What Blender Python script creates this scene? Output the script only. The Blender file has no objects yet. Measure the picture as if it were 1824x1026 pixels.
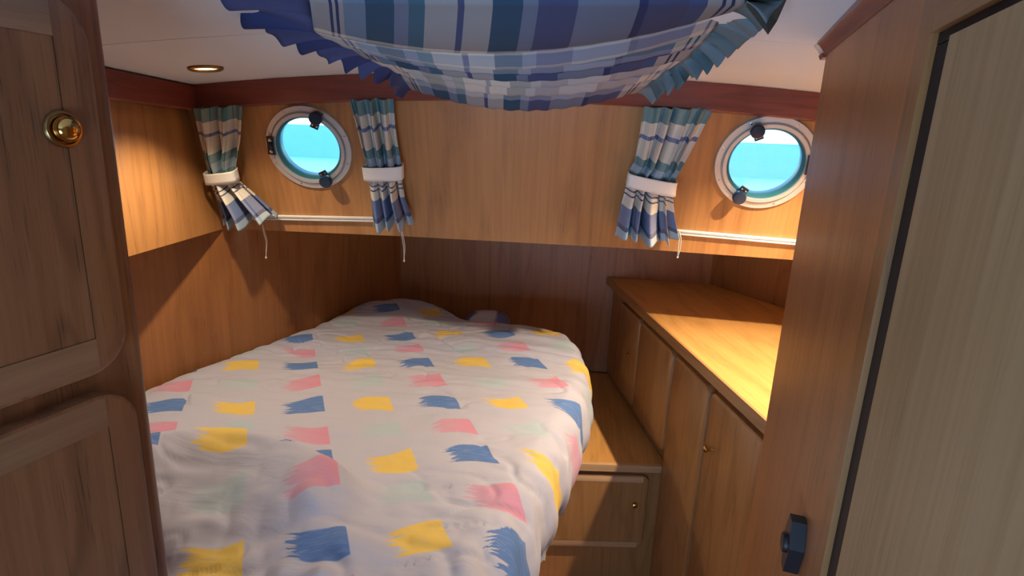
import bpy, bmesh, math, random
import numpy as np
from mathutils import Vector, Matrix
random.seed(7); rng = np.random.RandomState(11)
SC = bpy.context.scene
COL = SC.collection
V = lambda *a: Vector(a)

# ------------------------------------------------------------------ camera geometry
F, CX, CY, EYE = 1020.0, 912.0, 513.0, 1.70
YAW = math.radians(-6.0)
_d = np.array([740 - CX, 4560 - CY, F]); _d /= np.linalg.norm(_d)
_f = np.array([0, 0, 1.0]) - _d * _d[2]; _f /= np.linalg.norm(_f)
_r = np.cross(_d, _f)
if _r[0] < 0: _r = -_r
cyw, syw = math.cos(YAW), math.sin(YAW)
def cam_dir(v):
    v = np.array(v, float)
    a, b, c = v @ _r, v @ _f, -(v @ _d)
    return Vector((a * cyw + b * syw, -a * syw + b * cyw, c))
O = Vector((0, 0, EYE))
def ray(px, py): return cam_dir((px - CX, py - CY, F))
def at_z(px, py, z): r = ray(px, py); return O + r * ((z - EYE) / r.z)
def at_y(px, py, y): r = ray(px, py); return O + r * (y / r.y)
def at_x(px, py, x): r = ray(px, py); return O + r * (x / r.x)
def at_plane(px, py, p, n): r = ray(px, py); return O + r * ((p - O).dot(n) / r.dot(n))

cam = bpy.data.cameras.new('camera'); camo = bpy.data.objects.new('camera', cam); COL.objects.link(camo)
X, Y, Z = cam_dir((1, 0, 0)), -cam_dir((0, 1, 0)), -cam_dir((0, 0, 1))
camo.matrix_world = Matrix(((X.x, Y.x, Z.x, 0), (X.y, Y.y, Z.y, 0), (X.z, Y.z, Z.z, EYE), (0, 0, 0, 1)))
cam.sensor_width = 36; cam.lens = 36 * F / 1824; cam.clip_start = 0.01; cam.clip_end = 2000
SC.camera = camo

# ------------------------------------------------------------------ materials
def lin(c):
    return tuple(((x / 255) / 12.92 if x / 255 <= .04045 else ((x / 255 + .055) / 1.055) ** 2.4) for x in c) + (1,)
class NT:
    def __init__(s, name):
        s.m = bpy.data.materials.new(name); s.m.use_nodes = True; s.t = s.m.node_tree
        s.b = s.t.nodes['Principled BSDF']; s.out = s.t.nodes['Material Output']
    def n(s, typ, **kw):
        nd = s.t.nodes.new(typ)
        for k, v in kw.items(): setattr(nd, k, v)
        return nd
    def l(s, a, b): s.t.links.new(a, b)
    def val(s, x, sock):
        if isinstance(x, (int, float)): sock.default_value = x
        elif isinstance(x, tuple): sock.default_value = x
        else: s.l(x, sock)
    def math(s, op, a, b=0.0, c=None, clamp=False):
        nd = s.n('ShaderNodeMath', operation=op, use_clamp=clamp)
        s.val(a, nd.inputs[0]); s.val(b, nd.inputs[1])
        if c is not None: s.val(c, nd.inputs[2])
        return nd.outputs[0]
    def comb(s, x, y, z=0.0):
        nd = s.n('ShaderNodeCombineXYZ'); s.val(x, nd.inputs[0]); s.val(y, nd.inputs[1]); s.val(z, nd.inputs[2]); return nd.outputs[0]
    def noise(s, vec, scale=1.0, detail=2.0, rough=.5, dist=0.0):
        nd = s.n('ShaderNodeTexNoise'); s.l(vec, nd.inputs['Vector'])
        nd.inputs['Scale'].default_value = scale; nd.inputs['Detail'].default_value = detail
        nd.inputs['Roughness'].default_value = rough; nd.inputs['Distortion'].default_value = dist
        return nd.outputs['Fac']
    def mix(s, f, a, b, mode='MIX'):
        nd = s.n('ShaderNodeMix', data_type='RGBA', blend_type=mode)
        s.val(f, nd.inputs['Factor']); s.val(a, nd.inputs[6]); s.val(b, nd.inputs[7]); return nd.outputs[2]
    def ramp(s, f, stops, interp='LINEAR'):
        nd = s.n('ShaderNodeValToRGB'); cr = nd.color_ramp; cr.interpolation = interp
        while len(cr.elements) < len(stops): cr.elements.new(0.5)
        for e, (p, c) in zip(cr.elements, stops):
            e.position = p; e.color = c if len(c) == 4 else tuple(c) + (1,)
        s.l(f, nd.inputs[0]); return nd.outputs[0]
    def smooth(s, x, lo, hi):
        nd = s.n('ShaderNodeMapRange', interpolation_type='SMOOTHSTEP')
        s.val(x, nd.inputs[0]); nd.inputs[1].default_value = lo; nd.inputs[2].default_value = hi; return nd.outputs[0]
    def bump(s, h, strength=.2, dist=.002):
        nd = s.n('ShaderNodeBump'); nd.inputs['Strength'].default_value = strength; nd.inputs['Distance'].default_value = dist
        s.l(h, nd.inputs['Height']); s.l(nd.outputs[0], s.b.inputs['Normal'])
    def uv(s):
        t = s.n('ShaderNodeUVMap'); sp = s.n('ShaderNodeSeparateXYZ'); s.l(t.outputs[0], sp.inputs[0]); return sp.outputs[0], sp.outputs[1]

def plain(name, col, rough=.5, metal=0.0, spec=.5, emit=None, es=0, coat=0):
    k = NT(name); k.b.inputs['Base Color'].default_value = col if len(col) == 4 else tuple(col) + (1,)
    k.b.inputs['Roughness'].default_value = rough; k.b.inputs['Metallic'].default_value = metal
    k.b.inputs['Specular IOR Level'].default_value = spec; k.b.inputs['Coat Weight'].default_value = coat
    if emit: k.b.inputs['Emission Color'].default_value = tuple(emit) + (1,); k.b.inputs['Emission Strength'].default_value = es
    return k.m

def wood(name, dark, mid, light, rough=.36, rings=11.0, ringw=.55, pores=.55, wide=5.0, coat=.15, blotch=0.0):
    k = NT(name); u, v = k.uv()
    rnd = k.n('ShaderNodeObjectInfo').outputs['Random']; off = k.math('MULTIPLY', rnd, 37.0)
    uo = k.math('ADD', u, off)
    n1 = k.noise(k.comb(k.math('MULTIPLY', uo, wide), k.math('MULTIPLY', v, wide * .14), off), 1, 2.5, .45, .25)
    ring = k.math('PINGPONG', k.math('MULTIPLY', n1, rings), .5)
    ring = k.smooth(k.math('MULTIPLY', ring, 2.0), .45, 1.0)
    fine = k.noise(k.comb(k.math('MULTIPLY', uo, 75), k.math('MULTIPLY', v, 1.6), 3.0), 1, 3, .6)
    pn = k.noise(k.comb(k.math('MULTIPLY', uo, 420), k.math('MULTIPLY', v, 11), 7.0), 1, 2, .6)
    pore = k.smooth(pn, .55, .72)
    pore = k.math('MULTIPLY', pore, k.math('ADD', k.math('MULTIPLY', ring, .7), .3))
    c = k.mix(k.smooth(fine, .3, .72), mid, light)
    c = k.mix(k.math('MULTIPLY', ring, ringw), c, dark)
    c = k.mix(k.math('MULTIPLY', pore, pores), c, tuple(x * .45 for x in dark[:3]) + (1,))
    if blotch:
        bn = k.noise(k.comb(k.math('MULTIPLY', uo, 6), k.math('MULTIPLY', v, 2.2), 1.0), 1, 2, .5)
        c = k.mix(k.math('MULTIPLY', k.smooth(bn, .55, .75), blotch), c, light)
    k.l(c, k.b.inputs['Base Color'])
    k.l(k.math('ADD', k.math('MULTIPLY', pore, .25), rough), k.b.inputs['Roughness'])
    k.b.inputs['Coat Weight'].default_value = coat; k.b.inputs['Coat Roughness'].default_value = .3
    k.bump(k.math('SUBTRACT', 1.0, pore), .15, .0008)
    return k.m

OAK   = wood('oak_panel', (.23, .092, .028, 1), (.41, .186, .060, 1), (.48, .23, .080, 1), rings=8, ringw=.32, wide=4.2)
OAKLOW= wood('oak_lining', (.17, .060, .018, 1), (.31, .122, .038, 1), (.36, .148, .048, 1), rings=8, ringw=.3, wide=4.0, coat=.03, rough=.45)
OAKCAB= wood('oak_cabinet', (.20, .085, .026, 1), (.315, .145, .048, 1), (.37, .18, .065, 1), rings=6, ringw=.35, wide=7, pores=.6)
OAKTOP= wood('oak_counter', (.33, .145, .040, 1), (.50, .245, .07, 1), (.56, .29, .09, 1), rings=5, ringw=.3, wide=6, rough=.42)
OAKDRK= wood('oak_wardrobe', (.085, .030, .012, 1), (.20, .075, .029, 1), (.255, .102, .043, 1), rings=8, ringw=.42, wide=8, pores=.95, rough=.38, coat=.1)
OAKEDGE=wood('oak_edge', (.30, .16, .08, 1), (.47, .27, .135, 1), (.55, .33, .18, 1), rings=4, ringw=.3, wide=9, pores=.7)
OAKRAIL=wood('oak_wardrobe_rail', (.12, .054, .025, 1), (.225, .102, .048, 1), (.28, .132, .064, 1), rings=4, ringw=.3, wide=9, pores=.7)
POST  = wood('oak_post', (.26, .10, .032, 1), (.41, .168, .054, 1), (.48, .21, .072, 1), rings=3.5, ringw=.3, wide=7, pores=.5, rough=.4)
DOORW = wood('ash_door', (.29, .18, .078, 1), (.39, .25, .115, 1), (.46, .31, .155, 1), rings=2.5, ringw=.2, wide=6, pores=.3, rough=.5, coat=0, blotch=.25)
MAHOG = wood('mahogany', (.10, .022, .014, 1), (.19, .042, .027, 1), (.235, .055, .036, 1), rings=4, ringw=.4, wide=14, pores=.4, rough=.28, coat=.35)
def ceil_mat():
    k = NT('ceiling_vinyl'); t = k.n('ShaderNodeTexCoord').outputs['Object']
    n = k.noise(t, 260, 3, .6); c = k.mix(k.smooth(k.noise(t, 3, 2), .3, .7), (.72, .79, .86, 1), (.68, .75, .82, 1))
    k.l(c, k.b.inputs['Base Color']); k.b.inputs['Roughness'].default_value = .6; k.bump(n, .12, .001); return k.m
CEIL = ceil_mat()
WHITE = plain('white_vinyl', (.78, .77, .74), .5)
CORD = plain('white_cord', (.72, .66, .56), .8)
ALU = plain('porthole_aluminium', (.62, .63, .62), .42, .55)
ALUW = plain('rail_white', (.74, .72, .68), .4)
GASK = plain('teal_gasket', (.035, .16, .19), .35)
BLK = plain('black_plastic', (.012, .016, .024), .38)
BLKD = plain('black_rubber', (.006, .006, .007), .5)
NAVYK = plain('dark_knob', (.012, .028, .06), .3)
BRASS = plain('brass', (.62, .36, .10), .16, 1.0)
BRASSD = plain('old_brass', (.40, .26, .11), .3, 1.0)
CHROME = plain('screw_steel', (.7, .7, .68), .25, 1.0)
LENS = plain('lamp_lens', (.9, .75, .5), .3, emit=(1, .62, .24), es=9)
LILAC = plain('lilac_sheet', (.40, .31, .62), .8)
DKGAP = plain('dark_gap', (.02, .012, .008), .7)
def glass_mat():
    k = NT('window_glass'); k.t.nodes.remove(k.b)
    tr = k.n('ShaderNodeBsdfTransparent'); tr.inputs[0].default_value = (.80, .95, .98, 1)
    gl = k.n('ShaderNodeBsdfGlossy'); gl.inputs['Roughness'].default_value = .03
    fr = k.n('ShaderNodeFresnel'); fr.inputs[0].default_value = 1.45
    mx = k.n('ShaderNodeMixShader'); k.l(fr.outputs[0], mx.inputs[0]); k.l(tr.outputs[0], mx.inputs[1]); k.l(gl.outputs[0], mx.inputs[2])
    k.l(mx.outputs[0], k.out.inputs['Surface']); return k.m
GLASS = glass_mat()
def sea_mat():
    k = NT('sea_water'); t = k.n('ShaderNodeTexCoord').outputs['Object']
    n = k.noise(t, .8, 4, .6)
    k.l(k.mix(n, (.14, .40, .53, 1), (.20, .46, .58, 1)), k.b.inputs['Base Color']); k.b.inputs['Roughness'].default_value = .5
    k.bump(n, .3, .2); return k.m
SEA = sea_mat()

def cloth_nodes(k, col, trans=.25):
    """diffuse cloth that lets a little light through, with a fine weave bump"""
    u, v = k.uv()
    w = k.math('ADD', k.math('SINE', k.math('MULTIPLY', u, 4200)), k.math('SINE', k.math('MULTIPLY', v, 4200)))
    k.l(col, k.b.inputs['Base Color']); k.b.inputs['Roughness'].default_value = .85; k.b.inputs['Specular IOR Level'].default_value = .15
    k.bump(w, .08, .0004)
    tl = k.n('ShaderNodeBsdfTranslucent'); k.l(col, tl.inputs[0])
    mx = k.n('ShaderNodeMixShader'); mx.inputs[0].default_value = trans
    k.l(k.b.outputs[0], mx.inputs[1]); k.l(tl.outputs[0], mx.inputs[2]); k.l(mx.outputs[0], k.out.inputs['Surface'])
CREAM, TEAL, LBLUE, BLUE, NAVY, STRIPE, GREYB = (.78, .73, .64), (.11, .26, .29), (.36, .48, .60), (.12, .17, .38), (.030, .045, .17), (.035, .035, .14), (.36, .40, .50)
def curtain_mat():
    k = NT('plaid_curtain'); u, v = k.uv()      # v 0 (top) .. 1 (hem); u in metres of cloth
    L = [(0, TEAL), (.12, CREAM), (.215, BLUE), (.245, CREAM), (.37, TEAL), (.43, LBLUE), (.50, TEAL), (.56, LBLUE), (.62, CREAM),
         (.655, STRIPE), (.665, CREAM), (.69, STRIPE), (.70, CREAM), (.775, BLUE), (.86, BLUE), (.905, NAVY), (.935, LBLUE)]
    weft = k.ramp(v, L, 'CONSTANT')
    fu = k.math('FRACT', k.math('DIVIDE', u, .21))
    warp = k.ramp(fu, [(0, CREAM), (.22, TEAL), (.34, LBLUE), (.46, CREAM), (.62, BLUE), (.66, CREAM), (.82, LBLUE)], 'CONSTANT')
    c = k.mix(.20, weft, warp); cloth_nodes(k, c, .18); return k.m
def blind_mat():
    k = NT('plaid_blind'); u, v = k.uv()        # u 0..1 across, v metres along
    DT = (.050, .135, .175); PUR = (.13, .135, .27)
    L = [(0, CREAM), (.046, STRIPE), (.052, CREAM), (.062, STRIPE), (.068, CREAM), (.082, LBLUE), (.134, DT), (.205, GREYB), (.242, TEAL), (.278, CREAM), (.359, PUR),
         (.372, CREAM), (.44, DT), (.508, GREYB), (.544, PUR), (.634, GREYB), (.77, STRIPE), (.79, PUR), (.88, BLUE), (.92, CREAM), (.952, STRIPE), (.958, CREAM), (.972, STRIPE), (.979, CREAM)]
    warp = k.ramp(u, L, 'CONSTANT')
    weft = k.ramp(k.math('FRACT', k.math('ADD', k.math('DIVIDE', v, .56), .02)), [(0, GREYB), (.03, (.045, .075, .17)), (.46, CREAM), (.70, GREYB), (.76, CREAM), (.93, TEAL)], 'CONSTANT')
    c = k.mix(1.0, k.mix(.52, warp, weft), (.74, .74, .76, 1), 'MULTIPLY'); cloth_nodes(k, c, .12); return k.m
CURT, BLIND = curtain_mat(), blind_mat()
def ruffle_mat(name, a, b):
    k = NT(name); u, v = k.uv()
    c = k.ramp(k.math('FRACT', k.math('MULTIPLY', u, 5.0)), [(0, a), (.55, b), (.8, a)], 'LINEAR'); cloth_nodes(k, c, .15); return k.m
RUFB = ruffle_mat('ruffle_blue', (.045, .065, .19), (.085, .12, .30))
RUFG = ruffle_mat('ruffle_green', (.20, .26, .30), (.10, .17, .20))
FLAP = plain('dark_flap', (.035, .045, .04), .9)

def duvet_mat():
    k = NT('brush_stroke_cotton'); u, v = k.uv()    # lattice: one unit = one brush stroke cell
    t = k.comb(u, v)
    wob = k.noise(k.comb(k.math('MULTIPLY', u, 1.2), k.math('MULTIPLY', v, 1.2)), 1, 2)
    iv = k.math('FLOOR', v); par = k.math('MODULO', k.math('ABSOLUTE', iv), 2.0)
    us = u
    iu = k.math('FLOOR', us); paru = k.math('MODULO', k.math('ABSOLUTE', iu), 2.0)
    fu = k.math('SUBTRACT', k.math('FRACT', us), .5); fv = k.math('SUBTRACT', k.math('FRACT', v), .5)
    wn = k.n('ShaderNodeTexWhiteNoise'); k.l(k.comb(iu, iv, 2.0), wn.inputs[0])
    sp = k.n('ShaderNodeSeparateColor'); k.l(wn.outputs['Color'], sp.inputs[0])
    j1 = k.math('SUBTRACT', sp.outputs[0], .5); j2 = k.math('SUBTRACT', sp.outputs[1], .5)
    # bend and tilt of each stroke
    fv2 = k.math('ADD', fv, k.math('MULTIPLY', k.math('SINE', k.math('ADD', k.math('MULTIPLY', fu, 6.0), k.math('MULTIPLY', j1, 5.0))), .07))
    fv2 = k.math('ADD', fv2, k.math('MULTIPLY', fu, k.math('ADD', k.math('MULTIPLY', j2, .35), .10)))
    fv2 = k.math('ADD', fv2, k.math('MULTIPLY', j1, .10))
    # torn left end
    tear = k.noise(k.comb(k.math('MULTIPLY', fu, 1.5), k.math('MULTIPLY', fv2, 26.0), k.math('MULTIPLY', sp.outputs[2], 40.0)), 1, 2, .6)
    left = k.math('ADD', k.math('MULTIPLY', tear, -.62), .06)      # x of the left end
    bl = k.math('SUBTRACT', 1.0, paru)
    a = k.smooth(k.math('SUBTRACT', fu, left), -.01, .02)
    b = k.smooth(k.math('SUBTRACT', .30, fu), 0, .015)
    hh = k.math('ADD', k.math('MULTIPLY', j2, .06), .27)
    hh = k.math('ADD', hh, k.math('MULTIPLY', fu, .12))
    e = k.smooth(k.math('SUBTRACT', hh, k.math('ABSOLUTE', fv2)), 0, .03)
    m = k.math('MULTIPLY', k.math('MULTIPLY', a, b), e)
    even = k.mix(paru, (.09, .175, .40, 1), (.64, .44, .10, 1))
    odd = k.mix(paru, (.57, .20, .29, 1), (.32, .455, .47, 1))
    pc = k.mix(par, even, odd)
    dens = k.math('SUBTRACT', 1.0, k.math('MULTIPLY', par, k.math('SUBTRACT', .62, k.math('MULTIPLY', k.math('ADD', fu, .5), .62))))
    dens = k.math('MULTIPLY', dens, k.math('SUBTRACT', 1.0, k.math('MULTIPLY', k.math('MULTIPLY', par, paru), .35)))
    dry = k.noise(k.comb(k.math('MULTIPLY', u, 5.0), k.math('MULTIPLY', v, 40.0)), 1, 2, .6)
    dens = k.math('MULTIPLY', dens, k.math('ADD', k.math('MULTIPLY', k.smooth(dry, .25, .55), .25), .75))
    c = k.mix(k.math('MULTIPLY', m, dens), (.42, .41, .49, 1), pc)
    k.l(c, k.b.inputs['Base Color']); k.b.inputs['Roughness'].default_value = .8; k.b.inputs['Specular IOR Level'].default_value = .2
    ob = k.n('ShaderNodeTexCoord').outputs['Object']
    mp = k.n('ShaderNodeMapping'); k.l(ob, mp.inputs[0]); mp.inputs['Scale'].default_value = (5, 16, 5); mp.inputs['Rotation'].default_value = (0, 0, .35)
    k.bump(k.noise(mp.outputs[0], 1, 3, .55, .6), .35, .012)
    return k.m
DUVET = duvet_mat()
def pillow_mat():
    k = NT('pillow_cotton'); t = k.n('ShaderNodeTexCoord').outputs['Object']
    k.l(k.mix(k.smooth(k.noise(t, 9, 1), .45, .55), (.60, .56, .62, 1), (.14, .15, .36, 1)), k.b.inputs['Base Color']); k.b.inputs['Roughness'].default_value = .8; return k.m
PILLOW = pillow_mat()

# ------------------------------------------------------------------ object helpers
def base_of(o):
    p = Vector((0, 0, 0))
    while o: p += o.location; o = o.parent
    return p
def auto_uv(me, grain, hfaces=None):
    uvl = me.uv_layers.new(name='UVMap'); g0 = Vector(grain).normalized()
    for p in me.polygons:
        n = p.normal; g = g0
        if hfaces and p.index in hfaces: g = hfaces[p.index]
        vd = g - n * n.dot(g)
        if vd.length < .25:
            for alt in (V(1, 0, 0), V(0, 1, 0), V(0, 0, 1)):
                vd = alt - n * n.dot(alt)
                if vd.length > .5: break
        vd.normalize(); ud = vd.cross(n)
        for li in p.loop_indices:
            co = me.vertices[me.loops[li].vertex_index].co
            uvl.data[li].uv = (co.dot(ud), co.dot(vd))
def link(name, me, mat, parent=None, loc=None):
    o = bpy.data.objects.new(name, me); COL.objects.link(o)
    if mat and not me.materials: me.materials.append(mat)
    if parent: o.parent = parent
    return o
def tag(o, label=None, cat=None, group=None, kind=None):
    for key, v in (('label', label), ('category', cat), ('group', group), ('kind', kind)):
        if v: o[key] = v
    return o
def empty(name, loc):
    o = bpy.data.objects.new(name, None); COL.objects.link(o); o.location = loc; o.empty_display_size = .05; return o
def mesh(name, verts, faces, mat, parent=None, grain=(0, 0, 1), smooth=False, uvs=None, bevel=0, seg=2, origin=None, sharp=None, recalc=True, hface=None):
    """verts in world space -> one object; origin = world point (top level) or the parent's base"""
    org = base_of(parent) if parent else (Vector(origin) if origin is not None else None)
    if org is None:
        a = np.array([tuple(v) for v in verts]); org = Vector(((a[:, 0].min() + a[:, 0].max()) / 2, (a[:, 1].min() + a[:, 1].max()) / 2, a[:, 2].min()))
    bm = bmesh.new()
    bv = [bm.verts.new(Vector(v) - org) for v in verts]
    for f in faces:
        try: bm.faces.new([bv[i] for i in f])
        except ValueError: pass
    if bevel:
        es = [e for e in bm.edges if len(e.link_faces) == 2 and e.calc_face_angle(0) > .5]
        bmesh.ops.bevel(bm, geom=es, offset=bevel, segments=seg, profile=.5, affect='EDGES', clamp_overlap=True)
    if recalc: bmesh.ops.recalc_face_normals(bm, faces=bm.faces[:])
    me = bpy.data.meshes.new(name); bm.to_mesh(me); bm.free()
    if uvs is not None:
        ul = me.uv_layers.new(name='UVMap')
        for lp in me.loops: ul.data[lp.index].uv = uvs[lp.vertex_index]
    else: auto_uv(me, grain, hface)
    if smooth:
        me.polygons.foreach_set('use_smooth', [True] * len(me.polygons))
        if sharp: me.set_sharp_from_angle(angle=sharp)
    o = link(name, me, mat, parent)
    if not parent: o.location = org
    return o
BOXF = [(0, 1, 3, 2), (4, 6, 7, 5), (0, 4, 5, 1), (2, 3, 7, 6), (0, 2, 6, 4), (1, 5, 7, 3)]
def boxv(o, ex, ey, ez, x, y, z):
    """oriented box: o + ex*[x0,x1] + ..."""
    return [o + ex * a + ey * b + ez * c for a in x for b in y for c in z]
def box(name, o, ex, ey, ez, x, y, z, mat, parent=None, grain=(0, 0, 1), bevel=0, seg=2, origin=None):
    return mesh(name, boxv(Vector(o), Vector(ex), Vector(ey), Vector(ez), x, y, z), BOXF, mat, parent, grain, bevel=bevel, seg=seg, smooth=bevel > 0, sharp=.6, origin=origin)
UX, UY, UZ = V(1, 0, 0), V(0, 1, 0), V(0, 0, 1)
def prism(name, poly, h, mat, parent=None, grain=(0, 0, 1), bevel=0, origin=None, smooth=False):
    """poly: list of 3D points (one face), extruded by vector h"""
    n = len(poly); v = [Vector(p) for p in poly] + [Vector(p) + Vector(h) for p in poly]
    f = [tuple(range(n)), tuple(range(2 * n - 1, n - 1, -1))] + [(i, (i + 1) % n, (i + 1) % n + n, i + n) for i in range(n)]
    return mesh(name, v, f, mat, parent, grain, bevel=bevel, origin=origin, smooth=bool(bevel) or smooth, sharp=.6)
def lathe(name, c, ex, ey, n, prof, mat, parent=None, seg=64, close=False, sx=1, sy=1):
    v, f = [], []
    for (r, z) in prof:
        for i in range(seg):
            a = 2 * math.pi * i / seg
            v.append(c + ex * (r * math.cos(a) * sx) + ey * (r * math.sin(a) * sy) + n * z)
    m = len(prof)
    for j in range(m - 1):
        for i in range(seg):
            f.append((j * seg + i, j * seg + (i + 1) % seg, (j + 1) * seg + (i + 1) % seg, (j + 1) * seg + i))
    if close:
        for i in range(seg): f.append(((m - 1) * seg + i, (m - 1) * seg + (i + 1) % seg, (i + 1) % seg, i))
    else:
        if prof[0][0] > 1e-5 and close is False: f.append(tuple(range(seg)))
        f.append(tuple((m - 1) * seg + i for i in range(seg)))
    return mesh(name, v, f, mat, parent, smooth=True, sharp=.7)
def tube(name, pts, r, mat, parent=None, seg=8):
    pts = [Vector(p) for p in pts]; v, f = [], []
    for i, p in enumerate(pts):
        t = (pts[min(i + 1, len(pts) - 1)] - pts[max(i - 1, 0)]).normalized()
        a = t.cross(V(0, 1, .01)).normalized() if abs(t.y) < .9 else t.cross(UX).normalized(); b = t.cross(a)
        for k in range(seg):
            th = 2 * math.pi * k / seg; v.append(p + a * (r * math.cos(th)) + b * (r * math.sin(th)))
    for i in range(len(pts) - 1):
        for k in range(seg): f.append((i * seg + k, i * seg + (k + 1) % seg, (i + 1) * seg + (k + 1) % seg, (i + 1) * seg + k))
    f.append(tuple(range(seg))); f.append(tuple((len(pts) - 1) * seg + k for k in range(seg)))
    return mesh(name, v, f, mat, parent, smooth=True)
def grid(name, P, uv, mat, parent=None, thick=0, origin=None):
    """P: array rows x cols x 3 (world)"""
    nr, nc = P.shape[:2]
    idx = lambda i, j: i * nc + j
    v = [Vector(P[i, j]) for i in range(nr) for j in range(nc)]
    f = [(idx(i, j), idx(i, j + 1), idx(i + 1, j + 1), idx(i + 1, j)) for i in range(nr - 1) for j in range(nc - 1)]
    U = [tuple(uv[i, j]) for i in range(nr) for j in range(nc)]
    o = mesh(name, v, f, mat, parent, smooth=True, uvs=U, origin=origin)
    if thick:
        s = o.modifiers.new('thickness', 'SOLIDIFY'); s.thickness = thick; s.offset = 0
    return o
def struct(o): o['kind'] = 'structure'; return o

# ------------------------------------------------------------------ room shell
XC = -.08
ceil_z = lambda x: 1.907 - .075 * ((x - XC) / 1.15) ** 2
val_z = lambda x: 1.826 - .066 * ((x - XC) / 1.15) ** 2
ZB = 1.362                                   # lower edge of the upper panels
RAKE = -.352
BOT = [(-1.249, 1.918), (-.605, 1.981), (.212, 2.012), (.733, 1.977), (1.09, 1.935)]
def yb(x):
    return float(np.interp(x, [p[0] for p in BOT], [p[1] for p in BOT]))
def front(x, z): return Vector((x, yb(x) + RAKE * (z - ZB), z))
FAC = []
for i in range(4):
    a, b = front(BOT[i][0], ZB), front(BOT[i + 1][0], ZB); c = front(BOT[i][0], 1.8)
    ex = (b - a).normalized(); n = ex.cross(c - a).normalized()
    if n.y > 0: n = -n
    FAC.append((a, ex, ex.cross(n) if ex.cross(n).z > 0 else n.cross(ex), n, BOT[i][0], BOT[i + 1][0]))
def hit_front(px, py, off=0.0):
    best = None
    for (a, ex, ey, n, x0, x1) in FAC:
        p = at_plane(px, py, a + n * off, n)
        d = max(x0 - p.x, p.x - x1, 0)
        if best is None or d < best[0]: best = (d, p, (a, ex, ey, n))
    return best[1], best[2]

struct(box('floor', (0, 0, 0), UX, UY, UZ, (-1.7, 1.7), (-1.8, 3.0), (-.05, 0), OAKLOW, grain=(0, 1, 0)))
# cambered ceiling, in two panels that meet in a seam
def ceiling(name, y0, y1):
    xs = np.linspace(-1.7, 1.7, 41); v, f = [], []
    for x in xs: v += [(x, y0, ceil_z(x)), (x, y1, ceil_z(x)), (x, y1, ceil_z(x) + .03), (x, y0, ceil_z(x) + .03)]
    for i in range(40):
        for k in range(4): f.append((4 * i + k, 4 * i + (k + 1) % 4, 4 * i + 4 + (k + 1) % 4, 4 * i + 4 + k))
    f += [(0, 1, 2, 3), (160, 161, 162, 163)]
    return struct(mesh(name, v, f, CEIL, smooth=True, sharp=.5))
ceiling('ceiling', 1.1525, 1.95); ceiling('ceiling_aft', -1.8, 1.1495)
xs = np.linspace(-1.7, 1.7, 21); v = []; f = []
for x in xs: v += [(x, 1.145, ceil_z(x) + .004), (x, 1.157, ceil_z(x) + .004)]
struct(mesh('trim_3', v, [(2 * i, 2 * i + 1, 2 * i + 3, 2 * i + 2) for i in range(20)], DKGAP))

# portholes: centre and radius found on the raked front panel
def port_spec(l, r, t, b):
    c, fr = hit_front((l[0] + r[0]) / 2, (l[1] + r[1]) / 2)
    # centre of the 3D circle: average of the four rim points on the plane
    pts = [at_plane(q[0], q[1], fr[0], fr[3]) for q in (l, r, t, b)]
    c = sum(pts, Vector()) / 4
    return c, fr, sum((p - c).length for p in pts) / 4
P1 = port_spec((474, 253), (624, 272), (535, 185), (572, 336))
P2 = port_spec((1271, 296), (1453, 282), (1392, 204), (1340, 372))
HOLE = .80
def front_wall():
    """raked front panel in facets, two round holes, 5 cm thick"""
    top = 1.86; bm = bmesh.new(); inner = []
    for fi in range(4):
        x0, x1 = BOT[fi][0], BOT[fi + 1][0]
        a, ex, ey, n = FAC[fi][:4]
        loop = [front(x0, ZB), front(x1, ZB), front(x1, top), front(x0, top)]
        hole = None
        for (c, fr, R) in (P1, P2):
            if (fr[0] - a).length < 1e-6: hole = (c, R * HOLE)
        for side in (0, 1):
            off = n * (-.05 * side)
            if not hole:
                bm.faces.new([bm.verts.new(p + off) for p in loop])
            else:
                c, r = hole; N = 64
                hv = [bm.verts.new(c + off + ex * (r * math.cos(2 * math.pi * k / N)) + ey * (r * math.sin(2 * math.pi * k / N))) for k in range(N)]
                lv = [bm.verts.new(p + off) for p in loop]
                es = [bm.edges.new((hv[k], hv[(k + 1) % N])) for k in range(N)] + [bm.edges.new((lv[k], lv[(k + 1) % 4])) for k in range(4)]
                bmesh.ops.triangle_fill(bm, edges=es, use_beauty=True)
                inner.append(hv)
        if hole:
            h0, h1 = inner[-2], inner[-1]
            for k in range(len(h0)): bm.faces.new([h0[k], h0[(k + 1) % len(h0)], h1[(k + 1) % len(h0)], h1[k]])
        # lower edge
        bm.faces.new([bm.verts.new(p) for p in (loop[0], loop[1], loop[1] - n * .05, loop[0] - n * .05)])
    bmesh.ops.remove_doubles(bm, verts=bm.verts[:], dist=1e-5)
    me = bpy.data.meshes.new('wall_front'); bm.to_mesh(me); bm.free(); auto_uv(me, (0, 0, 1))
    return struct(link('wall_front', me, OAK))
front_wall()
# upper left side panel, upper right side panel (coachroof sides)
prism('wall_left', [V(-1.13, .85, ZB), V(-1.249, 1.918, ZB), V(-1.249, 1.918 + RAKE * .5, ZB + .5), V(-1.13, .85, ZB + .5)], V(-.03, 0, 0), OAK)['kind'] = 'structure'
prism('wall_right', [V(1.09, .3, ZB), V(1.09, 1.935, ZB), V(1.09, 1.935 + RAKE * .5, ZB + .5), V(1.09, .3, ZB + .5)], V(.03, 0, 0), OAK)['kind'] = 'structure'
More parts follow.
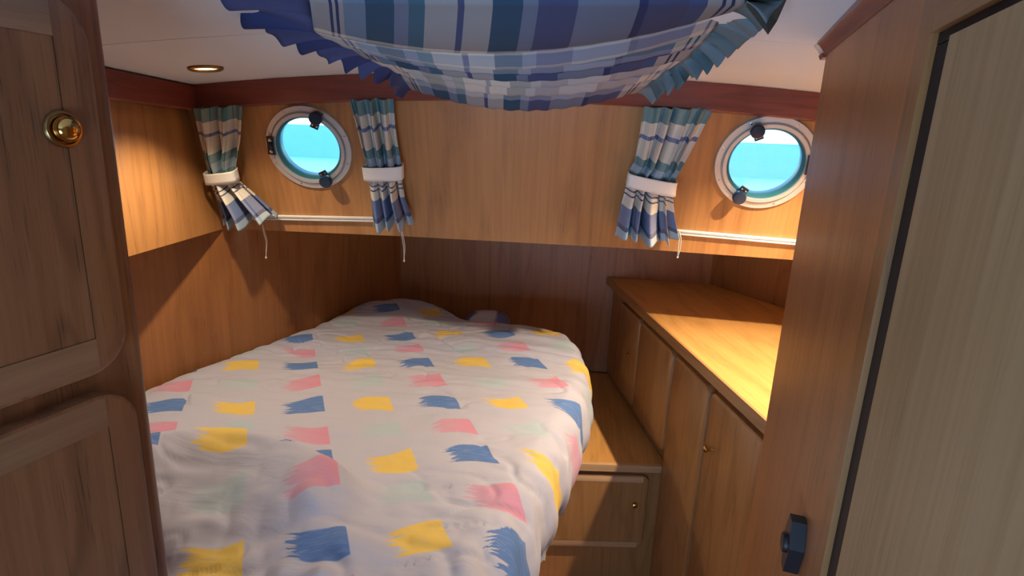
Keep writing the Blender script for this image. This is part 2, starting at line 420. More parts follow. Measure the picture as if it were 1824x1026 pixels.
# lower hull linings under the side decks and the foredeck
HL = lambda y: -.915 - .33 * (2.93 - y)
HR = lambda y: .70 + .632 * (2.93 - y)
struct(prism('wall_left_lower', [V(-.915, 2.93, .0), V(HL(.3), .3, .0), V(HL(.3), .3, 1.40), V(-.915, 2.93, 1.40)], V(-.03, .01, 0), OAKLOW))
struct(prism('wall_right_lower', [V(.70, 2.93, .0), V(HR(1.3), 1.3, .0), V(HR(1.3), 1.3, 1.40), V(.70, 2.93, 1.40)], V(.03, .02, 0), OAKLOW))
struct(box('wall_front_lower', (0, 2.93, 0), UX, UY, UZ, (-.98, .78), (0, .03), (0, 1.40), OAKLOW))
struct(prism('ceiling_foredeck', [V(-1.9, .3, 1.40), V(-1.285, .3, 1.40), V(-1.30, 1.99, 1.40), V(-.60, 2.045, 1.40), V(.21, 2.075, 1.40), V(1.125, 2.01, 1.40), V(1.125, .3, 1.40), V(1.9, .3, 1.40), V(1.9, 3.05, 1.40), V(-1.9, 3.05, 1.40)], V(0, 0, .03), WHITE))
struct(box('wall_left_end', (0, .85, 0), UX, UY, UZ, (-1.72, -1.135), (-.03, 0), (ZB, 2.0), OAK))
struct(box('wall_right_end', (0, .3, 0), UX, UY, UZ, (1.095, 1.72), (-.03, 0), (ZB, 2.0), OAK))
# the aft part behind the camera, closing the room
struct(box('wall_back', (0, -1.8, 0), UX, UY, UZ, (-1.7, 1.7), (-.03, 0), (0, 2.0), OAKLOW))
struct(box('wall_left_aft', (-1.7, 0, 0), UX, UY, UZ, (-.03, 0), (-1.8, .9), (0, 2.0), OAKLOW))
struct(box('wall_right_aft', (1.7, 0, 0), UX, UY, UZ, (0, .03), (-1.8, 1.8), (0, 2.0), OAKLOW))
struct(box('sea_surface', (0, 0, 0), UX, UY, UZ, (-600, 600), (4.5, 900), (-.6, -.55), SEA))

struct(box('breakwater', (0, 0, 0), UX, UY, UZ, (-90, 90), (60, 62), (-.6, 2.75), SEA))

# mahogany valance below the ceiling: front and left
def valance(name, pts, inw, mat):
    """pts: wall points (x, y); inw: inward offset vector per point; face between val_z and ceiling"""
    v, f = [], []
    for (p, q) in pts:
        zt = ceil_z(p[0]) - .001; zb_ = val_z(p[0]); r = (zt - zb_) * -RAKE * 0
        v += [(q[0], q[1], zt), (q[0], q[1], zb_ + .004), (q[0] + (p[0] - q[0]) * .15, q[1] + (p[1] - q[1]) * .15, zb_), (p[0], p[1], zb_), (p[0], p[1], zt)]
    n = len(pts)
    for i in range(n - 1):
        for k in range(5): f.append((5 * i + k, 5 * i + (k + 1) % 5, 5 * i + 5 + (k + 1) % 5, 5 * i + 5 + k))
    f += [tuple(range(5)), tuple(5 * (n - 1) + k for k in range(5))]
    return struct(mesh(name, v, f, mat, grain=(1, 0, 0) if 'front' in name or name == 'trim_1' else (0, 1, 0), smooth=True, sharp=.4))
fx = list(np.linspace(-1.212, 1.09, 40))
valance('trim_1', [((x, yb(x) + RAKE * (val_z(x) - ZB) + .012), (x, yb(x) + RAKE * (val_z(x) - ZB) - .038)) for x in fx], None, MAHOG)
ly = list(np.linspace(.86, 1.755, 12)); xl = lambda y: -1.13 - .119 * (y - .85) / 1.068
valance('trim_2', [((xl(y), y), (xl(y) + .035, y)) for y in ly], None, MAHOG)

# ------------------------------------------------------------------ portholes
def porthole(name, spec, hinge_px, knobs_px):
    c, (a, ex, ey, n), R = spec
    root = struct(empty(name, c)); c = Vector(c)
    fr = lathe('frame', c, ex, ey, n, [(R, .001), (R, .006), (R * .985, .009), (R * .875, .009), (R * .86, .004), (R * .80, .004), (R * .80, .001)], ALU, root, close=True)
    lathe('sash_ring', c, ex, ey, n, [(R * .85, .0045), (R * .85, .013), (R * .835, .017), (R * .765, .017), (R * .75, .012), (R * .75, .0045)], ALU, root, close=True)
    lathe('gasket', c, ex, ey, n, [(R * .795, -.03), (R * .75, .0125), (R * .742, .0125), (R * .70, .003), (R * .695, -.012), (R * .70, -.03)], GASK, root, close=True)
    lathe('glass_pane', c, ex, ey, n, [(R * .698, -.012), (R * .698, -.007)], GLASS, root)
    for ang in (20, 62, 118, 160, 205, 250, 292, 338):
        p = c + (ex * math.cos(math.radians(ang)) + ey * math.sin(math.radians(ang))) * (R * .93)
        lathe('screw', p, ex, ey, n, [(.0035, .009), (.0032, .0103), (.001, .0108)], CHROME, root, seg=12)
    hp = at_plane(hinge_px[0], hinge_px[1], c + n * .015, n) - c
    rd = (ex * hp.dot(ex) + ey * hp.dot(ey)).normalized(); td = n.cross(rd)
    hc = c + rd * (R * .84)
    hb = box('hinge', hc, rd, td, n, (-.012, .012), (-.030, .030), (.0175, .024), BLK, root, bevel=.002)
    for s in (-1, 1):
        lathe('screw', hc + td * (.019 * s), rd, td, n, [(.0055, .024), (.005, .0262), (.001, .027)], CHROME, hb, seg=14)
    tube('hinge_pin', [hc - td * .012 + n * .025, hc + td * .012 + n * .025], .006, BLK, hb)
    for (bx, kx) in knobs_px:
        kp = at_plane(kx[0], kx[1], c + n * .038, n) - c; bp = at_plane(bx[0], bx[1], c + n * .022, n) - c
        kd = ex * kp.dot(ex) + ey * kp.dot(ey); bd = ex * bp.dot(ex) + ey * bp.dot(ey)
        rd = kd.normalized(); td = n.cross(rd)
        br = box('latch', c + rd * (R * .74), rd, td, n, (-.024, .018), (-.013, .013), (.0175, .024), BLK, root, bevel=.002)
        for s in (-1, 1): lathe('screw', c + rd * (R * .74 - .015) + td * (.007 * s), rd, td, n, [(.0032, .024), (.003, .0255), (.0006, .0262)], CHROME, br, seg=10)
        kc = c + rd * max(kd.length, R * .80)
        lathe('latch_knob', kc, rd, td, n, [(.012, .0095), (.012, .022), (.0195, .025), (.0205, .029), (.0205, .043), (.018, .047), (.010, .0478), (.0005, .048)], NAVYK, br, seg=32)
    return root
porthole('window_1', P1, (482, 258), [((583, 300), (575, 316)), ((555, 224), (562, 211))])
porthole('window_2', P2, (1436, 293), [((1330, 333), (1321, 348)), ((1350, 248), (1350, 236))])

# ------------------------------------------------------------------ rails below the portholes
def rail(name, p0, p1, lab):
    a, fr = hit_front(*p0, 0.0); b = at_plane(p1[0], p1[1], fr[0], fr[3]); n = fr[3]
    ex = (b - a).normalized(); ey = fr[2]; L = (b - a).length
    r = empty(name, a)
    box('track', a, ex, ey, n, (0, L), (-.0075, .0075), (.001, .006), ALUW, r, grain=tuple(ex), bevel=.0015)
    box('track_lip', a, ex, ey, n, (0, L), (-.0075, -.004), (.006, .012), ALUW, r, grain=tuple(ex), bevel=.001)
    box('track_lip', a, ex, ey, n, (0, L), (.004, .0075), (.006, .012), ALUW, r, grain=tuple(ex), bevel=.001)
    for t in (.12, .45, .8):
        lathe('screw', a + ex * (L * t), ex, ey, n, [(.003, .006), (.002, .0075), (.0005, .0078)], CHROME, r, seg=10)
    tag(r, lab, 'curtain rail', 'curtain rails below the portholes')
rail('curtain_rail', (402, 384), (712, 390), 'white curtain rail on the oak panel below the left porthole')
rail('curtain_rail', (1150, 406.5), (1475, 435), 'white curtain rail on the oak panel below the right porthole')

# ------------------------------------------------------------------ curtains
def interp_rows(rows, ys):
    r = np.array(rows, float); return np.stack([np.interp(ys, r[:, 0], r[:, k]) for k in range(1, r.shape[1])], 1)
def smooth1(a, k=3):
    b = a.copy()
    for _ in range(k): b[1:-1] = (b[:-2] + 2 * b[1:-1] + b[2:]) / 4
    return b
def curtain(lab, rows, tie, npl, cord, seed, tilt=0.0, hem=0.0):
    """rows: (t, xl, yl, xr, yr): left and right picture points of the cloth, projected on the panel; tie: t range of the band"""
    NR, NC = 72, 150; ts = np.linspace(0, 1, NR)
    R = interp_rows(rows, ts); 
    for k in range(4): R[:, k] = smooth1(R[:, k], 4)
    r0 = np.random.RandomState(seed); ph = r0.rand(3) * 6.28
    amp_t = np.interp(ts, [0, tie[0] - .12, tie[0], tie[1], tie[1] + .12, 1], [.012, .028, .015, .015, .028, .038])
    Pm = np.zeros((NR, NC, 3)); UVm = np.zeros((NR, NC, 2)); Pb = []
    for i, t in enumerate(ts):
        A, fr = hit_front(R[i, 0], R[i, 1], .052); B = at_plane(R[i, 2], R[i, 3], A, fr[3]); n = fr[3]
        for j in range(NC):
            s = j / (NC - 1)
            w = s + .035 * math.sin(2 * math.pi * (s * 2.3 + .25 * t) + ph[0])
            fold = (1 + .45 * math.cos(2 * math.pi * npl * .43 * w + ph[0])) * math.cos(2 * math.pi * npl * w + ph[1] + 1.1 * math.sin(3 * t + ph[2]) + 1.2 * math.sin(5 * w)) + .3 * math.cos(2 * math.pi * npl * 2.1 * w + ph[2] + 2 * t)
            env = min(1, 6 * s, 6 * (1 - s)) * .8 + .2
            bulge = .010 * math.sin(math.pi * s) * (1 if tie[0] - .1 < t < tie[1] + .1 else .6)
            p = A.lerp(B, s) + n * max(bulge + amp_t[i] * env * .95 * fold, -.035)
            sway = .004 * math.sin(2 * math.pi * npl * w + ph[1] + 1.57)
            p = p + fr[1] * sway
            if t > .93: p = p + fr[2] * (.006 * math.sin(2 * math.pi * npl * w + ph[2]) * (t - .93) / .07)
            Pm[i, j] = p; UVm[i, j] = (s * .42, t)
    c = hit_front((R[-1, 0] + R[-1, 2]) / 2, (R[-1, 1] + R[-1, 3]) / 2)[0]
    root = empty('curtain', c)
    grid('cloth', Pm, UVm, CURT, root, thick=.0012)
    # tie band: a short flattened sleeve round the gathered cloth
    sub = [i for i, t in enumerate(ts) if tie[0] <= t <= tie[1]]; i0, i1 = sub[0], sub[-1]
    NB = 40; rings = []
    for q in np.linspace(0, 1, 7):
        ii = i0 + (i1 - i0) * q; k = int(ii)
        A, fr = hit_front(R[k, 0], R[k, 1], .052); B = at_plane(R[k, 2], R[k, 3], A, fr[3]); m = (A + B) / 2; hw = (B - A).length / 2 + .006; dr = (B - A).normalized()
        m = m + dr.cross(fr[3]) * 0
        for kk in range(NB):
            a = 2 * math.pi * kk / NB; ca, sa = math.cos(a), math.sin(a)
            x = math.copysign(abs(ca) ** .6, ca) * hw; z = math.copysign(abs(sa) ** .7, sa) * .0185
            sl = tilt * (x / hw) * .0
            rings.append(m + dr * x + fr[3] * max(.009 + z + (.012 if sa > 0 else 0) - .004, -.014))
    f = []
    for q in range(6):
        for kk in range(NB): f.append((q * NB + kk, q * NB + (kk + 1) % NB, (q + 1) * NB + (kk + 1) % NB, (q + 1) * NB + kk))
    tb = mesh('tieback', rings, f, WHITE, root, smooth=True)
    m_ = tb.modifiers.new('thickness', 'SOLIDIFY'); m_.thickness = .002; m_.offset = 1
    tb['label'] = 'white tieback band'
    cp = []
    for k, (x, y) in enumerate(cord):
        cp.append(hit_front(x, y, .046)[0])
    P_ = []
    for k in range(len(cp) - 1):
        for q in np.linspace(0, 1, 6)[:-1]: P_.append(cp[k].lerp(cp[k + 1], q))
    P_.append(cp[-1])
    cd = tube('pull_cord', P_, .0016, CORD, root, seg=6); cd['label'] = 'thin white pull cord'
    # second strand of the looped cord and its knot
    tube('pull_cord', [p + Vector((.006 * math.sin(math.pi * k / (len(P_) - 1)), -.002, 0)) for k, p in enumerate(P_)], .0013, CORD, root, seg=6)
    e = P_[-1]; lathe('cord_knot', e, UX, UY, UZ, [(.0005, -.006), (.003, -.004), (.0034, 0), (.0024, .004), (.0005, .005)], CORD, root, seg=10)
    tag(root, lab, 'curtain', 'plaid curtains beside the portholes')
    return root
curtain('blue and teal plaid curtain in the left corner, flared hem swept right',
        [(0, 345, 192, 430, 188), (.3, 358, 250, 427, 250), (.50, 371, 303, 418, 298), (.62, 376, 326, 424, 322), (.75, 387, 352, 447, 343), (.9, 396, 383, 477, 371), (1, 399, 406, 493, 385)],
        (.50, .615), 3.4, [(467, 396), (469, 412), (474, 430), (474, 458)], 3)
curtain('plaid curtain to the right of the left porthole, hanging straight in its white tieback',
        [(0, 620, 178, 702, 176), (.22, 634, 225, 705, 222), (.48, 651, 290, 715, 288), (.62, 655, 319, 716, 318), (.8, 660, 356, 722, 354), (1, 664, 405, 738, 396)],
        (.49, .615), 4.2, [(714, 398), (715, 415), (719, 440), (720, 464)], 8)
curtain('plaid curtain to the left of the right porthole with a slanted white tieback',
        [(0, 1148, 190, 1268, 194), (.2, 1142, 235, 1245, 240), (.40, 1133, 287, 1213, 300), (.52, 1122, 306, 1200, 322), (.64, 1118, 330, 1197, 349), (.8, 1108, 370, 1200, 384), (1, 1098, 420, 1210, 432)],
        (.50, .63), 4.6, [(1209, 409), (1210, 425), (1208, 445), (1207, 457)], 21)

# ------------------------------------------------------------------ overhead blind under the hatch
def blind():
    # boat-y, left end, centre, right end in the picture: the fold lines of the cloth
    L = [(.70, (548, -12), (905, -8), (1330, -14)), (.735, (552, 4), (905, 12), (1325, 8)), (1.00, (560, 56), (930, 93), (1290, 24)), (1.07, (585, 68), (925, 103), (1266, 58)), (1.14, (625, 87), (920, 116), (1240, 85)),
         (1.21, (657, 105), (917, 128), (1217, 107)), (1.28, (688, 118), (914, 141), (1190, 122)), (1.36, (712, 131), (911, 157), (1164, 141)), (1.50, (734, 160), (906, 188), (1132, 165))]
    NC = 90; rows = []; vs = []; v = 0.0
    def row(y, l, m, r):
        pl, pm, pr = at_y(*l, y), at_y(*m, y), at_y(*r, y); out = []
        for j in range(NC):
            s = j / (NC - 1); x = pl.x + (pr.x - pl.x) * s; sm = (pm.x - pl.x) / (pr.x - pl.x)
            # quadratic through the three heights
            a = np.polyfit([0, sm, 1], [pl.z, pm.z, pr.z], 2); out.append((x, y, float(np.polyval(a, s))))
        return np.array(out)
    base = [row(*q) for q in L]
    rows.append(base[0]); vs.append(0); rows.append(base[1]); vs.append(.05)
    us = [0.0, 0.0]
    for k in range(1, len(base) - 1):
        A, B = base[k], base[k + 1]; first = (k == 1); N = 14 if first else 9
        last = k == len(base) - 2
        for q in np.linspace(0, 1, N + 1)[1:]:
            M = A * (1 - q) + B * q
            sag = (-.014 * math.sin(math.pi * q)) if first else (-.021 * math.sin(math.pi * q ** 1.8))
            M = M.copy(); M[:, 2] += sag * np.sin(np.pi * np.linspace(0.04, .96, NC)) 
            rows.append(M); vs.append(vs[-1] + (.26 / N if first else .085 / N)); us.append(.0 if first else 0.022 * math.sin(2.1 * k))
        if not last:   # the cloth tucks up behind the next fold
            M = B.copy(); M[:, 1] += -.014; M[:, 2] += .020; rows.append(M); vs.append(vs[-1] + .03); us.append(us[-1])
            M = B.copy(); M[:, 1] += .002; M[:, 2] += .006; rows.append(M); vs.append(vs[-1] + .03); us.append(0.022 * math.sin(2.1 * (k + 1)))
    # hem turned up behind
    M = base[-1].copy(); M[:, 2] += .012; M[:, 1] += .012; rows.append(M); vs.append(vs[-1] + .02); us.append(us[-1])
    P = np.array(rows); UV = np.zeros(P.shape[:2] + (2,))
    for i in range(P.shape[0]):
        UV[i, :, 0] = np.linspace(0, 1, NC) + us[i]; UV[i, :, 1] = vs[i]
    P[:, :, 2] += .0015 * np.sin(np.arange(NC) * .9)[None, :] * np.linspace(0, 1, P.shape[0])[:, None]
    root = empty('overhead_blind', V(-.1, 1.15, 1.80))
    grid('blind_cloth', P, UV, BLIND, root, thick=.0015)
    # gathered frills along the two long edges
    def frill(lab, edge, outer, ys, mat, npl, seed):
        r0 = np.random.RandomState(seed); N, K = 260, 8; e = np.array(edge, float); o = np.array(outer, float)
        se = np.linspace(0, 1, len(e)); so = np.linspace(0, 1, len(o)); Pm = np.zeros((N, K, 3)); U = np.zeros((N, K, 2))
        for i in range(N):
            t = i / (N - 1); y = np.interp(t, np.linspace(0, 1, len(ys)), ys)
            a = at_y(np.interp(t, se, e[:, 0]), np.interp(t, se, e[:, 1]), y)
            yo = y + .012 * math.sin(2 * math.pi * npl * t * 1.0)
            b = at_y(np.interp(t, so, o[:, 0]), np.interp(t, so, o[:, 1]), y)
            for k in range(K):
                q = k / (K - 1); p = a.lerp(b, q)
                wv = math.sin(2 * math.pi * npl * t + 1.3 * math.sin(5 * t + seed)) + .4 * math.sin(2 * math.pi * npl * 2.3 * t)
                p = p + V(.006 * wv * q, .022 * math.cos(2 * math.pi * npl * t) * q, .014 * wv * q + .003 * math.sin(math.pi * q))
                Pm[i, k] = p; U[i, k] = (t, q)
        fo = grid('frill', Pm, U, mat, root, thick=.001); fo['label'] = lab
    frill('gathered navy frill', [(548, -12), (560, 56), (585, 68), (625, 87), (657, 105), (688, 118), (712, 131), (734, 160)],
          [(392, -30), (440, 28), (500, 62), (556, 86), (606, 108), (655, 128), (703, 145), (716, 172)], [.68, 1.0, 1.07, 1.14, 1.21, 1.28, 1.36, 1.50], RUFB, 10, 2)
    frill('gathered grey green frill', [(1330, 2), (1290, 24), (1266, 58), (1240, 85), (1217, 107), (1190, 122), (1164, 141), (1132, 165)],
          [(1388, 12), (1352, 50), (1322, 74), (1284, 104), (1250, 127), (1208, 150), (1182, 162), (1168, 174)], [.74, 1.0, 1.07, 1.14, 1.21, 1.28, 1.36, 1.50], RUFG, 11, 5)
    # loose dark corner of the lining
    q = [at_y(1325, -20, .74), at_y(1330, 12, .80), at_y(1368, 62, .86), at_y(1384, 38, .85), at_y(1410, -20, .76), at_y(1362, 14, .80)]
    fl = mesh('corner_flap', q, [(0, 1, 5), (1, 2, 5), (2, 3, 5), (3, 4, 5), (4, 0, 5)], FLAP, root)
    fl.modifiers.new('thickness', 'SOLIDIFY').thickness = .002
    fl['label'] = 'dark loose corner flap'
    # batten that carries the far hem, and the two side cords up to the ceiling
    tag(root, 'sagging blue plaid gathered blind with frilled edges hung below the ceiling hatch', 'blind')
blind()

# ------------------------------------------------------------------ ceiling downlights
LP = at_z(366, 120, ceil_z(-.985)); LR = Vector((.72, 1.52, ceil_z(.72)))
def downlight(p, lab, power):
    x = p.x; sl = -.15 * (x - XC) / 1.3225      # slope of the cambered ceiling
    ex = V(1, 0, sl).normalized(); ey = UY; n = -(ex.cross(ey)).normalized()
    r = empty('downlight', p)
    lathe('bezel', p, ex, ey, n, [(.044, .0005), (.043, .005), (.038, .008), (.031, .006), (.029, .0015), (.029, .0005)], BRASSD, r, seg=48, close=True)
    lathe('lens', p, ex, ey, n, [(.030, .001), (.028, .0025), (.0005, .003)], LENS, r, seg=32)
    tag(r, lab, 'ceiling light', 'recessed ceiling downlights')
    l = bpy.data.lights.new('downlight_lamp', 'SPOT'); l.energy = power; l.color = (1, .80, .55); l.spot_size = math.radians(128); l.spot_blend = .85; l.shadow_soft_size = .012
    lo = bpy.data.objects.new('downlight_lamp', l); COL.objects.link(lo); lo.location = p + n * .03
    lo.rotation_euler = Vector((0, 0, -1)).rotation_difference(n).to_euler()
PW = 34
downlight(LP, 'lit brass-rimmed downlight in the white ceiling above the left corner', PW * .8)
downlight(LR, 'lit downlight in the white ceiling hidden behind the oak post at right', PW * 3.3)

# ------------------------------------------------------------------ joinery helper: a framed door or drawer front
def rrect(w, h, rad, n=7):
    pts = []
    for (cx, cy, a0) in ((w - rad, rad, -90), (w - rad, h - rad, 0), (rad, h - rad, 90), (rad, rad, 180)):
        for k in range(n + 1):
            a = math.radians(a0 + 90 * k / n); pts.append((cx + rad * math.cos(a), cy + rad * math.sin(a)))
    return pts
def front_panel(name, o, eu, ev, n, w, h, rad, th, stile, rail_, mat, edge_mat, parent, inset=True, shear=0.0, lip=.006, rail_mat=None):
    """overlay door: rounded outline, rounded lip, stiles and rails round a flush inset panel"""
    loops = []
    for (d, z) in ((0, 0.0), (0, th - lip), (lip * .3, th - lip * .3), (lip, th)):
        loops.append([(x, y, z) for (x, y) in [(d + px, d + py) for (px, py) in rrect(w - 2 * d, h - 2 * d, max(rad - d, .003))]])
    N = len(loops[0]); W = lambda x, y, z: o + eu * x + ev * (y + shear * x) + n * z
    bm = bmesh.new(); org = base_of(parent); vs = [[bm.verts.new(Vector(p)) for p in lp] for lp in loops]
    for a, b in zip(vs[:-1], vs[1:]):
        for i in range(N): bm.faces.new((a[i], a[(i + 1) % N], b[(i + 1) % N], b[i]))
    bm.faces.new(vs[-1])
    x0, x1, y0, y1 = stile, w - stile, rail_, h - rail_
    def cut(co, no):
        fs = [f for f in bm.faces if all(abs(vv.co.z - th) < 1e-6 for vv in f.verts)]
        ge = set(fs); [ge.update(f.edges) for f in fs]; [ge.update(f.verts) for f in fs]
        bmesh.ops.bisect_plane(bm, geom=list(ge), plane_co=co, plane_no=no)
    bm.normal_update()
    if inset:
        cut((x0, 0, 0), (1, 0, 0)); cut((x1, 0, 0), (1, 0, 0)); cut((0, y0, 0), (0, 1, 0)); cut((0, y1, 0), (0, 1, 0))
        bm.normal_update()
        for f in list(bm.faces):
            if all(abs(vv.co.z - th) < 1e-6 for vv in f.verts):
                c = f.calc_center_median()
                if x0 < c.x < x1 and y0 < c.y < y1: bm.faces.remove(f)
    hf = {}
    bm.faces.ensure_lookup_table(); bm.faces.index_update()
    for f in bm.faces:
        c = f.calc_center_median()
        if (inset and abs(c.z - th) < 1e-5 and x0 < c.x < x1): hf[f.index] = eu
    for vv in bm.verts: vv.co = W(*vv.co) - org
    bm.normal_update(); 
    bmesh.ops.recalc_face_normals(bm, faces=bm.faces[:])
    me = bpy.data.meshes.new(name); bm.to_mesh(me); bm.free(); auto_uv(me, tuple(ev), hf)
    me.polygons.foreach_set('use_smooth', [True] * len(me.polygons)); me.set_sharp_from_angle(angle=.5)
    d = link(name, me, edge_mat, parent)
    if rail_mat:
        me.materials.append(rail_mat)
        for i in hf: me.polygons[i].material_index = 1
    if inset:
        q = [W(x, y, z) for z in (th - .004, th - .0009) for (x, y) in ((x0, y0), (x1, y0), (x1, y1), (x0, y1))]
        mesh('inset_panel', q, [(0, 1, 2, 3), (4, 5, 6, 7), (0, 1, 5, 4), (1, 2, 6, 5), (2, 3, 7, 6), (3, 0, 4, 7)], mat, d, grain=tuple(ev))
    return d
def knob(parent, c, n, r, mat=BRASS, name='knob', rose=True, sc=1.0):
    ex = n.cross(UZ).normalized(); ey = ex.cross(n)
    if ey.z < 0: ey = -ey
    prof = [(r * .55, 0), (r * .5, r * .5), (r * .85, r * .9), (r, r * 1.25), (r * .9, r * 1.7), (r * .5, r * 1.95), (.0003, r * 2.0)]
    return lathe(name, c, ex, ey, n, prof, mat, parent, seg=24)

# ------------------------------------------------------------------ wardrobe, left foreground
hd = lambda deg: Vector((math.sin(math.radians(deg)), math.cos(math.radians(deg)), 0))   # degrees right of the boat's fore-aft line
WDIR = hd(11.8)                        # the front runs away from the camera in this direction
WN = Vector((WDIR.y, -WDIR.x, 0))      # face normal, towards the camera side
re_ = ray(200, 300); re_ = Vector((re_.x, re_.y, 0)).normalized() * .80
WP = Vector((re_.x, re_.y, 0))         # a point of the far front edge
def wp(px, py, off=0.0): return at_plane(px, py, WP + WN * off, WN)
ws = lambda p: (p - WP).dot(WDIR)
edge_s = 0.0145
wr = empty('wardrobe', WP - WDIR * .3 - WN * .25)
# carcass with a rounded front edge: plan outline extruded
RC = .016; plan = []
for k in range(7):
    a = math.radians(90 * k / 6); plan.append(WP + WDIR * (edge_s - RC + RC * math.sin(a)) + WN * (-RC + RC * math.cos(a)))
plan += [WP + WDIR * edge_s - WN * .50, WP - WDIR * .75 - WN * .50, WP - WDIR * .75]
v = [p + UZ * z for z in (0, 1) for p in plan]
for k in range(len(plan), 2 * len(plan)): v[k] = Vector((v[k].x, v[k].y, ceil_z(v[k].x) - .003)); N = len(plan)
def lid(vv): return vv
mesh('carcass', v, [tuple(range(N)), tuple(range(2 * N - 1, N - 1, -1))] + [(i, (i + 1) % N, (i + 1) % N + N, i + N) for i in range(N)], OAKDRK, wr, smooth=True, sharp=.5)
DT = .018
def wdoor(name, s1, zt, zb_, w):
    o = WP + WDIR * (s1 - w); o.z = zb_
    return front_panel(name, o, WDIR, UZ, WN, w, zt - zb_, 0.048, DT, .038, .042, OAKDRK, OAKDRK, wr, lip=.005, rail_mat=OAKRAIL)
pr = wp(203, 389, DT); s_r = ws(pr)
def zfor(px, py): return wp(px, py, DT).z
zu = wp(0, 735, DT); z_ub = zu.z; z_lt = wp(0, 775, DT).z
# height of the lower edge seen on the right where the straight edge ends
z_ub = (wp(0, 735, DT).z + wp(160, 672, DT).z) / 2; z_lt = (wp(0, 775, DT).z + wp(196, 696, DT).z) / 2
z_top = wp(140, -6, DT).z
s_l = ws(wp(250, 800, DT))
d1 = wdoor('door', s_r, min(z_top, 1.872), z_ub, .50); d1['label'] = 'upper wardrobe door with round brass catch'
d2 = wdoor('door', s_r, z_lt, .06, .50); d2['label'] = 'plain lower wardrobe door'
kc = wp(116, 230, DT + .004); kc = kc - WN * .004; ex = WDIR
kb = lathe('catch', kc, WDIR, UZ, WN, [(0.0185, 0.0000), (0.0185, 0.0022), (0.0174, 0.0041), (0.0152, 0.0044), (0.0144, 0.0030), (0.0144, 0.0015), (0.0004, 0.0015)], BRASSD, d1, seg=48)
kb2 = lathe('catch_button', kc, WDIR, UZ, WN, [(0.0130, 0.0015), (0.0130, 0.0081), (0.0124, 0.0100), (0.0111, 0.0102), (0.0108, 0.0095), (0.0089, 0.0122), (0.0052, 0.0137), (0.0002, 0.0141)], BRASS, kb, seg=48)
tag(wr, 'dark oak wardrobe with rounded doors in the left foreground', 'wardrobe')

# ------------------------------------------------------------------ right foreground bulkhead, cove trim and door
BDIR = hd(11.8); BN = Vector((-BDIR.y, BDIR.x, 0))          # face normal towards the camera (left)
BDIST = .93 * (1.873 - EYE) / (at_plane(1476, 94, Vector((ray(1472, 98).x, ray(1472, 98).y, 0)).normalized() * .93, BN).z - EYE)
rf = ray(1472, 98); rf = Vector((rf.x, rf.y, 0)).normalized() * BDIST
BP = Vector((rf.x, rf.y, 0))
def bp(px, py, off=0.0): return at_plane(px, py, BP + BN * off, BN)
bs = lambda p: (p - BP).dot(BDIR)
s_in = bs(bp(1629, 238)); s_bd = bs(bp(1608, 238)); z_hd = bp(1690, 46).z; z_cv = bp(1476, 94).z
def bpt(s, z, off=0.0): p = BP + BDIR * s + BN * off; return Vector((p.x, p.y, z))
bk = empty('bulkhead', bpt(-.2, 0, -.02)); struct(bk)
box('post', bpt(0, 0), BDIR, UZ, BN, (s_bd, 0), (0, z_cv), (-.035, 0), POST, bk, bevel=.004)
box('header', bpt(0, 0), BDIR, UZ, BN, (s_in - .75, s_bd - .0005), (z_hd + s_bd - s_in, z_cv), (-.035, 0), POST, bk, grain=tuple(BDIR), bevel=.004)
# rounded bead round the opening
def bead(s0, s1, z0, z1, vert):
    return box('bead', bpt(0, 0), BDIR, UZ, BN, (s0, s1), (z0, z1), (-.030, .0035), OAKCAB, bk, grain=(0, 0, 1) if vert else tuple(BDIR), bevel=.0045, seg=4)
bw = s_bd - s_in; bead(s_in, s_bd - .0005, 0, z_hd + bw, True); bead(s_in - .75, s_in - .0005, z_hd, z_hd + bw - .0005, False)
box('stop', bpt(0, 0), BDIR, UZ, BN, (s_in - .75, s_in - .0005), (0, z_hd - .0005), (-.060, -.040), DKGAP, bk)
# the door: a flat panel standing in the opening, its far edge a little inside
s_d = bs(bp(1655, 238, .004)); z_dt = bp(1686, 66, .004).z
box('rebate_shade', bpt(0, 0), BDIR, UZ, BN, (s_d + .0012, s_in - .0005), (0, z_dt), (-.034, -.003), DKGAP, bk)  # dark strip added to stand for the shadow in the door rebate
box('rebate_shade', bpt(0, 0), BDIR, UZ, BN, (s_d - .62, s_in - .0005), (z_dt + .001, z_hd - .0005), (-.034, -.003), DKGAP, bk)  # same dark stand-in for shadow, along the head of the door
dr = struct(empty('door_1', bpt(s_d - .3, 0)))
dp = box('door_panel', bpt(0, 0), BDIR, UZ, BN, (s_d - .62, s_d), (.04, z_dt), (-.036, .004), DOORW, dr, bevel=.003)
dr['label'] = 'greyish plain wooden door in the right foreground'
# cove moulding under the ceiling along the top of the bulkhead
v, f = [], []
zc_ = z_cv
pr_ = [(-.035, zc_), (.002, zc_), (.005, zc_ + .003), (.008, zc_ + .008), (.013, zc_ + .014), (.017, zc_ + .017), (.018, zc_ + .030), (-.035, zc_ + .030)]
def moulding(name, prof, s0, s1, mat):
    v, f = [], []; sg = np.linspace(s0, s1, 10); m = len(prof)
    for q in sg: v += [bpt(q, z, o_) for (o_, z) in prof]
    for i in range(len(sg) - 1):
        for k in range(m): f.append((m * i + k, m * i + (k + 1) % m, m * i + m + (k + 1) % m, m * i + m + k))
    f += [tuple(range(m)), tuple(m * (len(sg) - 1) + k for k in range(m))]
    return struct(mesh(name, v, f, mat, grain=tuple(BDIR), smooth=True, sharp=.6))
moulding('trim_4', pr_, -.85, .0, MAHOG)
moulding('trim_5', [(o_, z + (.004 if k < 2 else 0)) for k, (o_, z) in enumerate(pr_)], .0005, .035, WHITE)  # daylight on the moulding's end, put in as a white tip
